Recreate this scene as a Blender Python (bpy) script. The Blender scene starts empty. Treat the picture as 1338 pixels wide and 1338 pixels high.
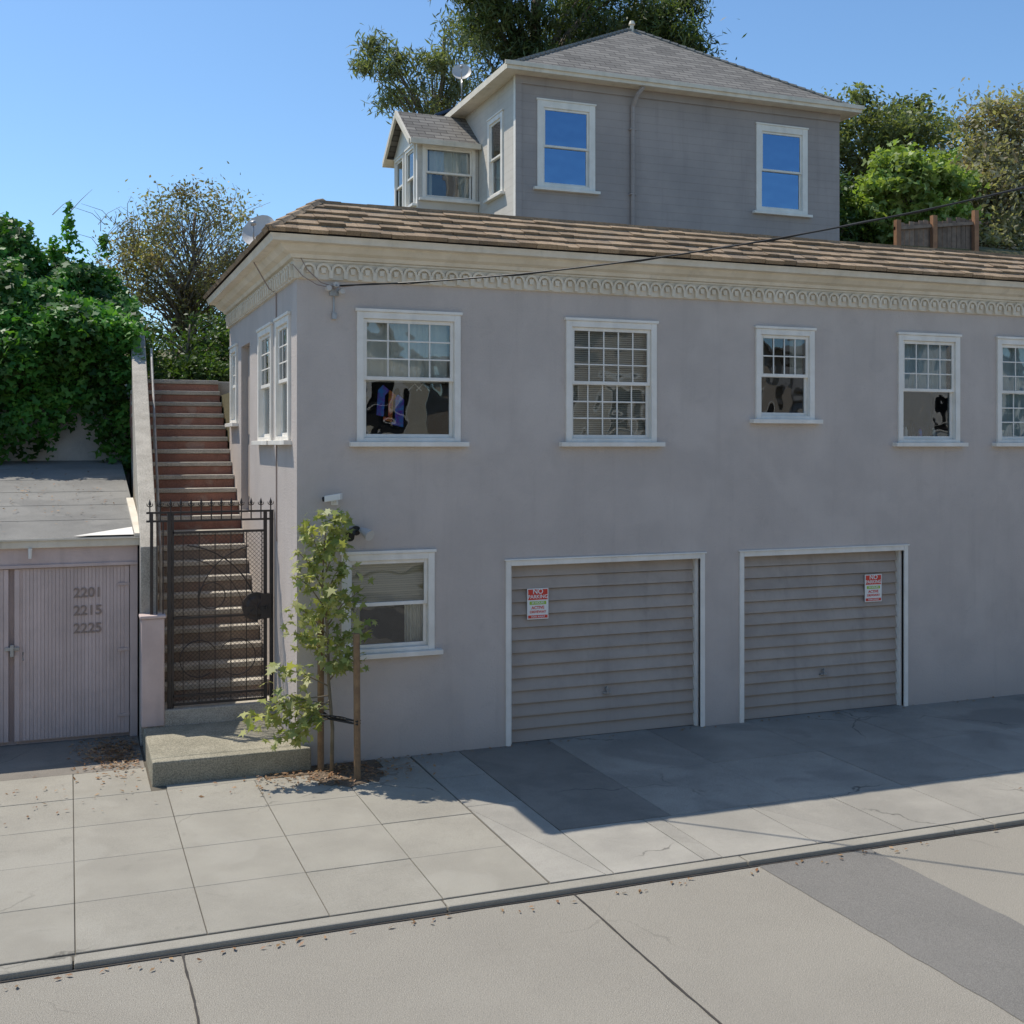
import bpy, math, random
import numpy as np
from mathutils import Vector, Matrix, noise
random.seed(7); rng=np.random.default_rng(7)
scene=bpy.context.scene
# ---------------------------------------------------------------- materials
def nt(name):
    m=bpy.data.materials.new(name); m.use_nodes=True
    t=m.node_tree; t.nodes.clear(); return m,t
def N(t,typ,**kw):
    n=t.nodes.new(typ)
    for k,v in kw.items():
        if k in n.inputs.keys(): n.inputs[k].default_value=v
        else: setattr(n,k,v)
    return n
def mixc(t,fac,a,b,mode='MIX'):
    n=t.nodes.new('ShaderNodeMix'); n.data_type='RGBA'; n.blend_type=mode
    for i,x in ((0,fac),(6,a),(7,b)):
        if hasattr(x,'is_output'): t.links.new(x,n.inputs[i])
        elif i==0: n.inputs[0].default_value=x
        else: n.inputs[i].default_value=(*x[:3],1)
    return n.outputs[2]
def math_(t,op,a,b=0.0,c=None):
    n=t.nodes.new('ShaderNodeMath'); n.operation=op
    for i,x in enumerate((a,b,c)):
        if x is None: continue
        if hasattr(x,'is_output'): t.links.new(x,n.inputs[i])
        else: n.inputs[i].default_value=x
    return n.outputs[0]
def ramp(t,fac,lo,hi):
    n=t.nodes.new('ShaderNodeMapRange'); n.interpolation_type='SMOOTHSTEP'
    t.links.new(fac,n.inputs[0]); n.inputs[1].default_value=lo; n.inputs[2].default_value=hi
    return n.outputs[0]
def noise_(t,co,scale,detail=4,rough=.6,stretch=None,dist=0):
    if stretch:
        mp=N(t,'ShaderNodeMapping'); mp.inputs['Scale'].default_value=stretch
        t.links.new(co,mp.inputs[0]); co=mp.outputs[0]
    n=N(t,'ShaderNodeTexNoise',Scale=scale,Detail=detail,Roughness=rough,Distortion=dist)
    t.links.new(co,n.inputs['Vector']); return n.outputs[0]
def surf(name,c1,c2,scale=2,rough=.85,bump=.3,bscale=60,bd=.01,island=0,speck=0,streak=0,crack=0,lap=0,lapd=.02,grime=None,spec=.3,metal=0,patch=None,blot=0):
    m,t=nt(name); o=N(t,'ShaderNodeOutputMaterial'); p=N(t,'ShaderNodeBsdfPrincipled',Roughness=rough,Metallic=metal)
    p.inputs['Specular IOR Level'].default_value=spec
    t.links.new(p.outputs[0],o.inputs[0])
    tc=N(t,'ShaderNodeTexCoord'); co=tc.outputs['Object']
    geo=N(t,'ShaderNodeNewGeometry')
    n1=noise_(t,co,scale,5,.62); col=mixc(t,ramp(t,n1,.32,.68),c1,c2)
    fine=noise_(t,co,bscale,3,.7)
    if patch:
        pn=noise_(t,co,patch[1],3,.5,dist=.6); col=mixc(t,math_(t,'MULTIPLY',ramp(t,pn,.54,.64),patch[2]),col,patch[0])
    if blot:
        b1=noise_(t,co,3.7,4,.65,dist=.8); col=mixc(t,math_(t,'MULTIPLY',ramp(t,b1,.60,.72),blot),col,[x*.55 for x in c1])
        mp=N(t,'ShaderNodeMapping'); mp.inputs['Location'].default_value=(17,5,3); t.links.new(co,mp.inputs[0])
        b2=noise_(t,mp.outputs[0],2.3,6,.75,dist=.4); col=mixc(t,math_(t,'MULTIPLY',ramp(t,b2,.64,.74),blot*.8),col,[min(1,x*1.45) for x in c1])
    if speck:
        s=noise_(t,co,bscale*1.7,2,.8); col=mixc(t,speck,col,mixc(t,ramp(t,s,.35,.65),[x*.35 for x in c1],[min(1,x*1.7) for x in c1]))
    if streak:
        s=noise_(t,co,1.6,5,.65,stretch=(3.0,3.0,.25)); col=mixc(t,math_(t,'MULTIPLY',ramp(t,s,.5,.78),streak),col,[x*.55 for x in c1])
    if island:
        r=math_(t,'MULTIPLY_ADD',geo.outputs['Random Per Island'],island,1-island*.5)
        vm=N(t,'ShaderNodeVectorMath',operation='SCALE'); t.links.new(col,vm.inputs[0]); t.links.new(r,vm.inputs['Scale']); col=vm.outputs[0]
    if grime:
        sp=N(t,'ShaderNodeSeparateXYZ'); t.links.new(co,sp.inputs[0])
        g=math_(t,'ADD',sp.outputs[2],math_(t,'MULTIPLY',n1,.8))
        n=ramp(t,g,grime[0],grime[1]); inv=math_(t,'SUBTRACT',1.0,n)
        col=mixc(t,math_(t,'MULTIPLY',inv,.5),col,[x*.5 for x in c1])
    if crack:
        dn=N(t,'ShaderNodeTexNoise',Scale=2.5,Detail=5); t.links.new(co,dn.inputs['Vector'])
        va=N(t,'ShaderNodeVectorMath',operation='MULTIPLY_ADD'); t.links.new(dn.outputs['Color'],va.inputs[0]); va.inputs[1].default_value=(.5,.5,.5); t.links.new(co,va.inputs[2])
        vo=N(t,'ShaderNodeTexVoronoi',feature='DISTANCE_TO_EDGE',Scale=.42); t.links.new(va.outputs[0],vo.inputs['Vector'])
        k=math_(t,'SUBTRACT',1.0,ramp(t,vo.outputs['Distance'],.001,.006))
        mk=ramp(t,noise_(t,co,.5,2),.5,.6)
        col=mixc(t,math_(t,'MULTIPLY',math_(t,'MULTIPLY',k,mk),crack),col,[x*.3 for x in c1])
    h=fine
    if lap:
        sp=N(t,'ShaderNodeSeparateXYZ'); t.links.new(co,sp.inputs[0])
        fr=math_(t,'FRACT',math_(t,'DIVIDE',sp.outputs[2],lap))
        edge=math_(t,'SUBTRACT',1.0,ramp(t,fr,0,.08))
        col=mixc(t,math_(t,'MULTIPLY',edge,.22),col,[x*.4 for x in c1])
        b0=N(t,'ShaderNodeBump',Strength=.6,Distance=lapd); t.links.new(math_(t,'SUBTRACT',1.0,fr),b0.inputs['Height'])
    b=N(t,'ShaderNodeBump',Strength=bump,Distance=bd); t.links.new(h,b.inputs['Height'])
    if lap: t.links.new(b0.outputs[0],b.inputs['Normal'])
    t.links.new(b.outputs[0],p.inputs['Normal']); t.links.new(col,p.inputs['Base Color'])
    return m
def leafmat(name,a,b,dark=.5,ns=1.2,trans=.35,third=None):
    m,t=nt(name); o=N(t,'ShaderNodeOutputMaterial')
    tc=N(t,'ShaderNodeTexCoord'); geo=N(t,'ShaderNodeNewGeometry')
    col=mixc(t,geo.outputs['Random Per Island'],a,b)
    if third: col=mixc(t,ramp(t,noise_(t,tc.outputs['Object'],ns*2.2,2),.55,.65),col,third)
    n=noise_(t,tc.outputs['Object'],ns,2)
    sc=math_(t,'MULTIPLY_ADD',ramp(t,n,.35,.65),1-dark,dark)
    vm=N(t,'ShaderNodeVectorMath',operation='SCALE'); t.links.new(col,vm.inputs[0]); t.links.new(sc,vm.inputs['Scale'])
    d=N(t,'ShaderNodeBsdfPrincipled',Roughness=.5); d.inputs['Specular IOR Level'].default_value=.35; t.links.new(vm.outputs[0],d.inputs['Base Color'])
    tr=N(t,'ShaderNodeBsdfTranslucent'); v2=N(t,'ShaderNodeVectorMath',operation='MULTIPLY'); t.links.new(vm.outputs[0],v2.inputs[0]); v2.inputs[1].default_value=(1.5,1.6,.6)
    t.links.new(v2.outputs[0],tr.inputs[0])
    mx=N(t,'ShaderNodeMixShader'); mx.inputs[0].default_value=trans
    t.links.new(d.outputs[0],mx.inputs[1]); t.links.new(tr.outputs[0],mx.inputs[2]); t.links.new(mx.outputs[0],o.inputs[0])
    return m
def glassmat(name,base=.14,tint=(.9,.95,1),rough=.015):
    m,t=nt(name); o=N(t,'ShaderNodeOutputMaterial')
    tc=N(t,'ShaderNodeTexCoord')
    g=N(t,'ShaderNodeBsdfGlossy',Roughness=rough); g.inputs[0].default_value=(*tint,1)
    bn=N(t,'ShaderNodeBump',Strength=.35,Distance=.014); t.links.new(noise_(t,tc.outputs['Object'],2.8,1),bn.inputs['Height']); t.links.new(bn.outputs[0],g.inputs['Normal'])
    tr=N(t,'ShaderNodeBsdfTransparent'); tr.inputs[0].default_value=(.85,.90,.90,1)
    f=N(t,'ShaderNodeFresnel',IOR=1.5); fac=math_(t,'ADD',f.outputs[0],base)
    mx=N(t,'ShaderNodeMixShader'); t.links.new(fac,mx.inputs[0]); t.links.new(tr.outputs[0],mx.inputs[1]); t.links.new(g.outputs[0],mx.inputs[2]); t.links.new(mx.outputs[0],o.inputs[0])
    return m
def shinglemat(name,c1,c2,c3,mortar,bw,rh,uv=True,bump=.6):
    m,t=nt(name); o=N(t,'ShaderNodeOutputMaterial'); p=N(t,'ShaderNodeBsdfPrincipled',Roughness=.95); p.inputs['Specular IOR Level'].default_value=.15
    t.links.new(p.outputs[0],o.inputs[0]); tc=N(t,'ShaderNodeTexCoord'); co=tc.outputs['UV']
    br=N(t,'ShaderNodeTexBrick',Scale=1.0); br.inputs['Brick Width'].default_value=bw; br.inputs['Row Height'].default_value=rh; br.inputs['Mortar Size'].default_value=.008
    br.inputs['Color1'].default_value=(*c1,1); br.inputs['Color2'].default_value=(*c2,1); br.inputs['Mortar'].default_value=(*mortar,1)
    t.links.new(co,br.inputs['Vector'])
    col=mixc(t,ramp(t,noise_(t,tc.outputs['Object'],1.3,5),.4,.7),br.outputs['Color'],c3,'MIX')
    col=mixc(t,.35,br.outputs['Color'],col)
    sp=N(t,'ShaderNodeSeparateXYZ'); t.links.new(co,sp.inputs[0])
    fr=math_(t,'FRACT',math_(t,'DIVIDE',sp.outputs[1],rh))
    col=mixc(t,math_(t,'MULTIPLY',math_(t,'SUBTRACT',1.0,ramp(t,fr,0,.25)),.8),col,[x*.25 for x in c1])
    b0=N(t,'ShaderNodeBump',Strength=bump,Distance=.02); t.links.new(math_(t,'SUBTRACT',1.0,fr),b0.inputs['Height'])
    b=N(t,'ShaderNodeBump',Strength=.3,Distance=.01); t.links.new(noise_(t,tc.outputs['Object'],70,3),b.inputs['Height']); t.links.new(b0.outputs[0],b.inputs['Normal'])
    t.links.new(b.outputs[0],p.inputs['Normal']); t.links.new(col,p.inputs['Base Color']); return m

STUC=surf('stucco_grey',(.575,.50,.44),(.515,.45,.398),scale=1.1,rough=.9,bump=.5,bscale=38,bd=.016,streak=.20,grime=(-.1,.9),patch=((.62,.545,.48),.7,.45),blot=.12)
SIDING=surf('siding_grey',(.40,.345,.31),(.33,.288,.262),scale=.8,rough=.75,bump=.1,lap=.16,lapd=.014,streak=.35)
SIDINGL=surf('siding_lit',(.62,.57,.49),(.55,.50,.43),scale=1.2,rough=.75,bump=.1,lap=.16,lapd=.02,streak=.2)  # paler copy of the front siding, side wall's sunlight put into the colour
TRIM=surf('trim_white',(.88,.83,.74),(.78,.73,.64),scale=3,rough=.55,bump=.08,bscale=30,streak=.25)
CREAM=surf('trim_cream',(.78,.70,.57),(.68,.60,.47),scale=2.5,rough=.7,bump=.15,bscale=30,streak=.45)
ROOFB=surf('shingle_brown',(.35,.25,.155),(.23,.165,.11),scale=6,rough=.95,bump=.7,bscale=70,island=.5,speck=.4,patch=((.21,.175,.14),1.8,.65))
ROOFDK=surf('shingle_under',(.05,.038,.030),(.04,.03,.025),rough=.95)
ROOFG=shinglemat('shingle_grey',(.26,.24,.21),(.16,.148,.132),(.27,.25,.22),(.06,.055,.05),.34,.15)
ROLL=surf('roll_roofing',(.25,.24,.215),(.17,.163,.148),scale=.9,rough=.95,bump=.5,bscale=90,speck=.3,patch=((.30,.285,.255),.9,.6),blot=.4)
CONC=surf('sidewalk_concrete',(.33,.305,.25),(.275,.253,.208),scale=1.3,rough=.92,bump=.4,bscale=110,island=.07,speck=.25,crack=.7,patch=((.37,.345,.29),1.1,.4),blot=.3)
CONCL=surf('driveway_concrete',(.36,.335,.285),(.26,.243,.208),scale=1.1,rough=.92,bump=.4,bscale=100,island=.15,speck=.26,crack=.8,patch=((.24,.225,.195),.9,.5),blot=.4)
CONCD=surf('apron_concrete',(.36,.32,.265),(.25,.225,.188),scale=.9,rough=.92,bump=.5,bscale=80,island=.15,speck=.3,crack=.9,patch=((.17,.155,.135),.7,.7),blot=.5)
STEPC=surf('step_concrete',(.50,.455,.38),(.34,.305,.25),scale=4,rough=.93,bump=.6,bscale=50,speck=.35,island=.25)
RISER=surf('riser_red',(.36,.175,.125),(.24,.125,.092),scale=5,rough=.9,bump=.5,bscale=60,speck=.35,island=.35,patch=((.40,.31,.25),2.5,.7))
RISERG=surf('riser_grey',(.33,.26,.20),(.22,.16,.125),scale=5,rough=.9,bump=.5,bscale=60,speck=.4,island=.3,patch=((.28,.15,.11),2.5,.6))
MOSSY=surf('landing_concrete',(.33,.30,.225),(.20,.185,.135),scale=3.2,rough=.95,bump=.7,bscale=40,speck=.4,blot=.5)
ROAD=surf('road_concrete',(.305,.278,.228),(.255,.232,.192),scale=.8,rough=.93,bump=.8,bscale=95,speck=.6,crack=.25,patch=((.34,.312,.26),.6,.4),blot=.25)
ASPH=surf('asphalt_patch',(.205,.192,.17),(.17,.16,.142),scale=.9,rough=.93,bump=.7,bscale=110,speck=.45,blot=.2)
PAVD=surf('paving_dark',(.25,.222,.185),(.17,.152,.128),scale=1.3,rough=.9,bump=.6,bscale=110,speck=.35,crack=.6,patch=((.30,.265,.22),1.2,.5),blot=.4)  # darker ground tone, beside the first garage and before the shed
TAR=surf('joint_tar',(.07,.06,.05),(.045,.04,.035),rough=.8)
BED=surf('joint_dirt',(.15,.13,.10),(.10,.09,.07),rough=1)
DIRT=surf('soil',(.19,.14,.095),(.11,.08,.055),scale=7,rough=1,bump=1,bscale=60,speck=.4)
DRYG=surf('hill_grass',(.17,.14,.07),(.09,.09,.04),scale=1.5,rough=1,bump=1,bscale=30,speck=.4)
GDOOR=surf('garage_door_paint',(.455,.385,.32),(.385,.325,.272),scale=2.2,rough=.6,bump=.12,bscale=30,island=.12,streak=.4,grime=(.1,.9),blot=.15)
SHEDW=surf('shed_paint',(.62,.495,.45),(.53,.42,.385),scale=2.2,rough=.75,bump=.15,bscale=35,streak=.35,grime=(.0,.9))
SHEDP=surf('shed_plank_paint',(.64,.51,.465),(.55,.44,.40),scale=2.0,rough=.7,bump=.12,bscale=35,island=.12,streak=.35,grime=(-.1,.8))
NUMB=surf('number_paint',(.33,.25,.21),(.28,.215,.18),rough=.6)
IRON=surf('wrought_iron',(.03,.026,.023),(.05,.035,.028),scale=9,rough=.55,bump=.2,spec=.5)
METG=surf('galvanised',(.45,.45,.44),(.32,.32,.31),scale=6,rough=.45,metal=.6)
RAILM=surf('rail_paint',(.45,.43,.39),(.30,.27,.24),scale=6,rough=.6)
DISHM=surf('dish_grey',(.60,.57,.52),(.52,.49,.45),rough=.5)
WHITEP=surf('white_plastic',(.80,.77,.70),(.74,.71,.65),rough=.4,bump=0)
BLACKP=surf('black_plastic',(.02,.02,.02),(.03,.03,.03),rough=.4,bump=0)
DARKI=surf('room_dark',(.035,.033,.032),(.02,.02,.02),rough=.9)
CURT=surf('curtain_white',(.82,.78,.69),(.70,.66,.58),rough=.9,bump=.1)
BLIND=surf('blind_slats',(.72,.63,.50),(.62,.54,.43),rough=.6,bump=0,island=.1)
BLUEC=surf('curtain_blue',(.54,.62,.62),(.44,.52,.54),rough=.9)
GLASS=glassmat('window_glass',.07)
GLASSB=glassmat('window_glass_sky',.35,(.36,.60,.92))
WOODST=surf('stake_wood',(.30,.19,.10),(.20,.125,.07),scale=8,rough=.85,bump=.4,bscale=40,streak=.5)
WOODF=surf('fence_wood',(.26,.19,.14),(.17,.125,.095),scale=6,rough=.9,bump=.4,bscale=40,island=.5,streak=.4)
WOODR=surf('fence_post_wood',(.36,.19,.10),(.27,.14,.08),scale=6,rough=.9,bump=.3,island=.2)
BARK=surf('bark',(.24,.20,.15),(.14,.11,.085),scale=6,rough=.95,bump=.8,bscale=25)
BARKY=surf('young_bark',(.26,.21,.14),(.17,.14,.09),scale=9,rough=.9,bump=.4,bscale=60)
RETW=surf('retaining_wall_concrete',(.50,.47,.42),(.33,.31,.28),scale=1.5,rough=.95,bump=.6,bscale=35,streak=.6,blot=.5)
SIGNW=surf('sign_white',(.85,.83,.77),(.80,.78,.72),rough=.4,bump=0)
SIGNR=surf('sign_red',(.75,.07,.04),(.68,.06,.04),rough=.4,bump=0)
SIGNG=surf('sign_green',(.38,.60,.05),(.34,.54,.05),rough=.4,bump=0)
SOLAR=surf('solar_cell',(.015,.025,.06),(.01,.02,.045),rough=.15,bump=0,spec=.6)
SHIRTR=surf('cloth_red',(.65,.07,.07),(.55,.25,.04),scale=20,rough=.9)
SHIRTB=surf('cloth_blue',(.07,.3,.7),(.22,.07,.5),scale=16,rough=.9)
HSE1=surf('house_paint_beige',(.62,.55,.42),(.56,.50,.38),rough=.8,lap=.18)
HSE2=surf('house_paint_white',(.72,.69,.62),(.66,.63,.57),rough=.8,lap=.18)
HSE3=surf('house_paint_tan',(.50,.42,.33),(.45,.38,.30),rough=.8)
# ---------------------------------------------------------------- mesh builder
def empty(name,loc=(0,0,0),parent=None):
    e=bpy.data.objects.new(name,None); e.location=loc; e.empty_display_size=.3
    scene.collection.objects.link(e); e.parent=parent; return e
class MB:
    def __init__(s): s.v=[];s.f=[];s.m=[];s.uv={}
    def box(s,x0,x1,y0,y1,z0,z1,mi=0):
        i=len(s.v); s.v+=[(x0,y0,z0),(x1,y0,z0),(x1,y1,z0),(x0,y1,z0),(x0,y0,z1),(x1,y0,z1),(x1,y1,z1),(x0,y1,z1)]
        s.f+=[(i,i+3,i+2,i+1),(i+4,i+5,i+6,i+7),(i,i+1,i+5,i+4),(i+1,i+2,i+6,i+5),(i+2,i+3,i+7,i+6),(i+3,i,i+4,i+7)]; s.m+=[mi]*6
    def hexa(s,p,mi=0):
        i=len(s.v); s.v+=[tuple(q) for q in p]
        s.f+=[(i,i+3,i+2,i+1),(i+4,i+5,i+6,i+7),(i,i+1,i+5,i+4),(i+1,i+2,i+6,i+5),(i+2,i+3,i+7,i+6),(i+3,i,i+4,i+7)]; s.m+=[mi]*6
    def poly(s,pts,mi=0,uv=None):
        i=len(s.v); s.v+=[tuple(q) for q in pts]; s.f.append(tuple(range(i,i+len(pts)))); s.m.append(mi)
        if uv: s.uv[len(s.f)-1]=uv
    def extr(s,pts,d,mi=0):
        d=Vector(d); n=len(pts); i=len(s.v); s.v+=[tuple(q) for q in pts]+[tuple(Vector(q)+d) for q in pts]
        s.f.append(tuple(range(i+n-1,i-1,-1))); s.f.append(tuple(range(i+n,i+2*n))); s.m+=[mi,mi]
        for k in range(n):
            k2=(k+1)%n; s.f.append((i+k,i+k2,i+n+k2,i+n+k)); s.m.append(mi)
    def tube(s,pts,r,n=6,mi=0,cap=True):
        pts=[Vector(p) for p in pts]; r=r if hasattr(r,'__len__') else [r]*len(pts)
        base=len(s.v); up=None
        for k,p in enumerate(pts):
            d=(pts[min(k+1,len(pts)-1)]-pts[max(k-1,0)])
            if d.length<1e-6: d=Vector((0,0,1))
            d.normalize()
            if up is None:
                up=Vector((0,0,1)) if abs(d.z)<.9 else Vector((1,0,0))
            a=d.cross(up)
            if a.length<1e-3: a=d.cross(Vector((0,1,.2)))
            a.normalize(); b=d.cross(a).normalized()
            for j in range(n):
                th=2*math.pi*j/n; s.v.append(tuple(p+(a*math.cos(th)+b*math.sin(th))*r[k]))
        for k in range(len(pts)-1):
            for j in range(n):
                j2=(j+1)%n; A=base+k*n; B=A+n
                s.f.append((A+j,A+j2,B+j2,B+j)); s.m.append(mi)
        if cap:
            s.f.append(tuple(range(base+n-1,base-1,-1))); e=base+(len(pts)-1)*n; s.f.append(tuple(range(e,e+n))); s.m+=[mi,mi]
    def build(s,name,parent=None,mats=(),smooth=False,loc=(0,0,0),rz=0,bevel=0,seg=1):
        me=bpy.data.meshes.new(name); me.from_pydata(s.v,[],s.f)
        for m in mats: me.materials.append(m)
        me.polygons.foreach_set('material_index',s.m)
        if smooth: me.polygons.foreach_set('use_smooth',[True]*len(s.f))
        if s.uv:
            l=me.uv_layers.new(name='UVMap')
            for fi,uv in s.uv.items():
                for k,li in enumerate(me.polygons[fi].loop_indices): l.data[li].uv=uv[k]
        me.update(); o=bpy.data.objects.new(name,me); scene.collection.objects.link(o)
        o.parent=parent; o.location=loc; o.rotation_euler=(0,0,rz)
        if bevel:
            b=o.modifiers.new('bev','BEVEL'); b.width=bevel; b.segments=seg; b.limit_method='ANGLE'
        return o
def wallgrid(mb,u0,u1,z0,z1,holes,P,depth,mi=0):
    us=sorted({u0,u1,*[h[0] for h in holes],*[h[1] for h in holes]}); zs=sorted({z0,z1,*[h[2] for h in holes],*[h[3] for h in holes]})
    for a,b in zip(us,us[1:]):
        for c,d in zip(zs,zs[1:]):
            cu,cz=(a+b)/2,(c+d)/2
            if any(h[0]<cu<h[1] and h[2]<cz<h[3] for h in holes): continue
            mb.poly([P(a,0,c),P(b,0,c),P(b,0,d),P(a,0,d)],mi)
    for a,b,c,d in holes:
        mb.poly([P(a,0,c),P(a,0,d),P(a,depth,d),P(a,depth,c)],mi); mb.poly([P(b,0,c),P(b,depth,c),P(b,depth,d),P(b,0,d)],mi)
        mb.poly([P(a,0,d),P(b,0,d),P(b,depth,d),P(a,depth,d)],mi); mb.poly([P(a,0,c),P(a,depth,c),P(b,depth,c),P(b,0,c)],mi)
def text(body,size,mat,parent,loc,rz=0,extr=.002,name='lettering',align='CENTER',sx=1):
    c=bpy.data.curves.new(name,'FONT'); c.body=body; c.size=size; c.extrude=extr; c.align_x=align; c.materials.append(mat); c.offset=.0015*size/.1
    o=bpy.data.objects.new(name,c); scene.collection.objects.link(o); o.parent=parent; o.location=loc; o.rotation_euler=(math.pi/2,0,rz); o.scale=(sx,1,1); return o
def window(parent,w,h,loc,rz=0,upper='curtain',lower='dark',cols=3,rows=2,lowgrid=False,case=.075,glass=None,split=.5,extra=None,name='window',sill=True,trim=None,room=(.9,.3)):
    glass=glass or GLASS; mb=MB(); F,G,D,C,B,BL=0,1,2,3,4,5
    c=case
    mb.box(0,c,-.03,.05,0,h); mb.box(w-c,w,-.03,.05,0,h); mb.box(c,w-c,-.028,.05,h-c,h); mb.box(c,w-c,-.028,.05,0,c*.6)
    mb.box(-.02,w+.02,-.045,-.002,h+.001,h+.035)
    if sill: mb.box(-.085,w+.085,-.095,.05,-.055,-.001)
    zm=c*.6+(h-c*1.6)*split
    x0,x1=c+.001,w-c-.001; s=.042
    zt=h-c-.001; zb=c*.6+.001
    for (a,b,y) in ((zm-.02,zt,.0),(zb,zm+.02,.036)):
        mb.box(x0,x0+s,y,y+.034,a,b); mb.box(x1-s,x1,y,y+.034,a,b); mb.box(x0+s,x1-s,y+.001,y+.033,b-s,b); mb.box(x0+s,x1-s,y+.001,y+.033,a,a+s)
        mb.poly([(x0+s,y+.018,a+s),(x1-s,y+.018,a+s),(x1-s,y+.018,b-s),(x0+s,y+.018,b-s)],G)
    def grid(a,b,y,cols,rows):
        for i in range(1,cols):
            x=x0+s+(x1-x0-2*s)*i/cols; mb.box(x-.009,x+.009,y+.006,y+.016,a+s,b-s)
        for j in range(1,rows):
            z=a+s+(b-a-2*s)*j/rows; mb.box(x0+s,x1-s,y+.0065,y+.0155,z-.009,z+.009)
    if cols: grid(zm-.02,zt,0,cols,rows)
    if lowgrid: grid(zb,zm+.02,.036,cols,rows)
    R,E=room
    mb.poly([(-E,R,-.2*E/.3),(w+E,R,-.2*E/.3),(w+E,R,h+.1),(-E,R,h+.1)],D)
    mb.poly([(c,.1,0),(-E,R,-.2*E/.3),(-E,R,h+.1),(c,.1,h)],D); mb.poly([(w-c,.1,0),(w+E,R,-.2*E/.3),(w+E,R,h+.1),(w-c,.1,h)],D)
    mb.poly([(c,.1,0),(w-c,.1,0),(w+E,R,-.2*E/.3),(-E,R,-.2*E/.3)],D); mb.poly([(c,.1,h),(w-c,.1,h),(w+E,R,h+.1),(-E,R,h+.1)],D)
    def fill(kind,a,b):
        if kind in('curtain','blue'):
            n=48; mi=C if kind=='curtain' else BL; pts=[]
            for i in range(n+1):
                x=c+(w-2*c)*i/n; pts.append((x,.14+.02*math.sin(i*1.1+math.sin(i*.37)*1.5)))
            for p,q in zip(pts,pts[1:]): mb.poly([(p[0],p[1],a),(q[0],q[1],a),(q[0],q[1],b),(p[0],p[1],b)],mi)
        elif kind=='half':
            n=30
            for (xa,xb) in ((c,c+w*.16),(w-c-w*.22,w-c)):
                for i in range(n):
                    p=xa+(xb-xa)*i/n; q=xa+(xb-xa)*(i+1)/n
                    mb.poly([(p,.14+.02*math.sin(i*1.3),a),(q,.14+.02*math.sin(i*1.3+1.3),a),(q,.14+.02*math.sin(i*1.3+1.3),b),(p,.14+.02*math.sin(i*1.3),b)],C)
        elif kind=='blind':
            z=a
            while z<b-.01:
                mb.poly([(c,.10,z),(w-c,.10,z),(w-c,.118,z+.022),(c,.118,z+.022)],B); z+=.026
    fill(upper,zm-.01,h-c*.5); fill(lower,0,zm-.01)
    if extra: extra(mb,w,h)
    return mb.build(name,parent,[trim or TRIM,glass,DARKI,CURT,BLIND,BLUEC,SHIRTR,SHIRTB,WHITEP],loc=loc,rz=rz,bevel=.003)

# ================================================================ APARTMENT BUILDING
L=16.0; D=5.7; ZT=5.46
apt=empty('apartment_building')
W=[(.673,1.900,3.60,5.07),(3.243,4.471,3.60,5.07),(5.918,6.815,3.90,5.07),(8.182,9.233,3.60,5.07),(9.904,11.10,3.60,5.07),(12.6,13.7,3.6,5.07),(.50,1.583,1.21,2.33)]
G=[(2.53,5.10),(5.74,8.28)]
holes=[(a+.04,b-.04,c+.02,d-.04) for a,b,c,d in W]
mb=MB(); wallgrid(mb,0,L,-.02,ZT,holes+[(a,b,-.02,2.13) for a,b in G],lambda u,d,z:(u,d,z),.16)
SW=[(.38,1.30,3.62,5.05),(1.60,2.66,3.62,5.05),(4.75,5.45,3.9,5.05)]
SD=(3.55,4.4,2.62,5.0)
sh=[(a+.04,b-.04,c+.02,d-.04) for a,b,c,d in SW]+[SD]
wallgrid(mb,0,D,-.02,ZT,sh,lambda u,d,z:(d,u,z),.16)
mb.poly([(0,D,0),(L,D,0),(L,D,ZT),(0,D,ZT)]); mb.poly([(L,0,0),(L,D,0),(L,D,ZT),(L,0,ZT)])
mb.build('stucco_walls',apt,[STUC])
prof=[(.0,5.40),(.035,5.405),(.035,5.62),(.075,5.625),(.095,5.665),(.16,5.69),(.205,5.735),(.215,5.76),(.315,5.765),(.325,5.80),(.345,5.835),(.30,5.84),(-.02,5.84)]
mb=MB()
for (p,z),(q,y) in zip(prof,prof[1:]):
    mb.poly([(-p,-p,z),(L,-p,z),(L,-q,y),(-q,-q,y)]); mb.poly([(-p,D+.1,z),(-p,-p,z),(-q,-q,y),(-q,D+.1,y)])
mb.poly([(-p,D+.1,z) for p,z in prof]); mb.poly([(L,-p,z) for p,z in prof])
mb.build('cornice',apt,[CREAM],bevel=0)
mb=MB()
def archunit(P):
    n=7; ro,ri=.083,.055
    for k in range(n):
        a=math.pi*k/n; b=math.pi*(k+1)/n
        q=[P(r*math.cos(t),d,5.50+r*math.sin(t)) for d in(.036,.070) for (r,t) in((ri,a),(ro,a),(ro,b),(ri,b))]
        mb.hexa(q)
    for sx in(-.083,):
        mb.hexa([P(x,d,z) for d in(.036,.074) for x,z in((sx-.022,5.415),(sx+.022,5.415),(sx+.022,5.50),(sx-.022,5.50))])
    mb.hexa([P(x,d,z) for d in(.036,.064) for x,z in((-.022,5.47),(.022,5.47),(.03,5.53),(-.03,5.53))])
x=.12
while x<L-.1: archunit(lambda u,d,z,x=x:(x+u,-d,z)); x+=.166
x=.12
while x<D: archunit(lambda u,d,z,x=x:(-d,x+u,z)); x+=.166
mb.box(-.05,L,-.05,-.036,5.595,5.618); mb.build('cornice_arch_frieze',apt,[CREAM])
mb=MB(); pr=[(.36,5.842),(-.30,6.30),(-.40,6.30),(-.40,6.05)]
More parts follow.
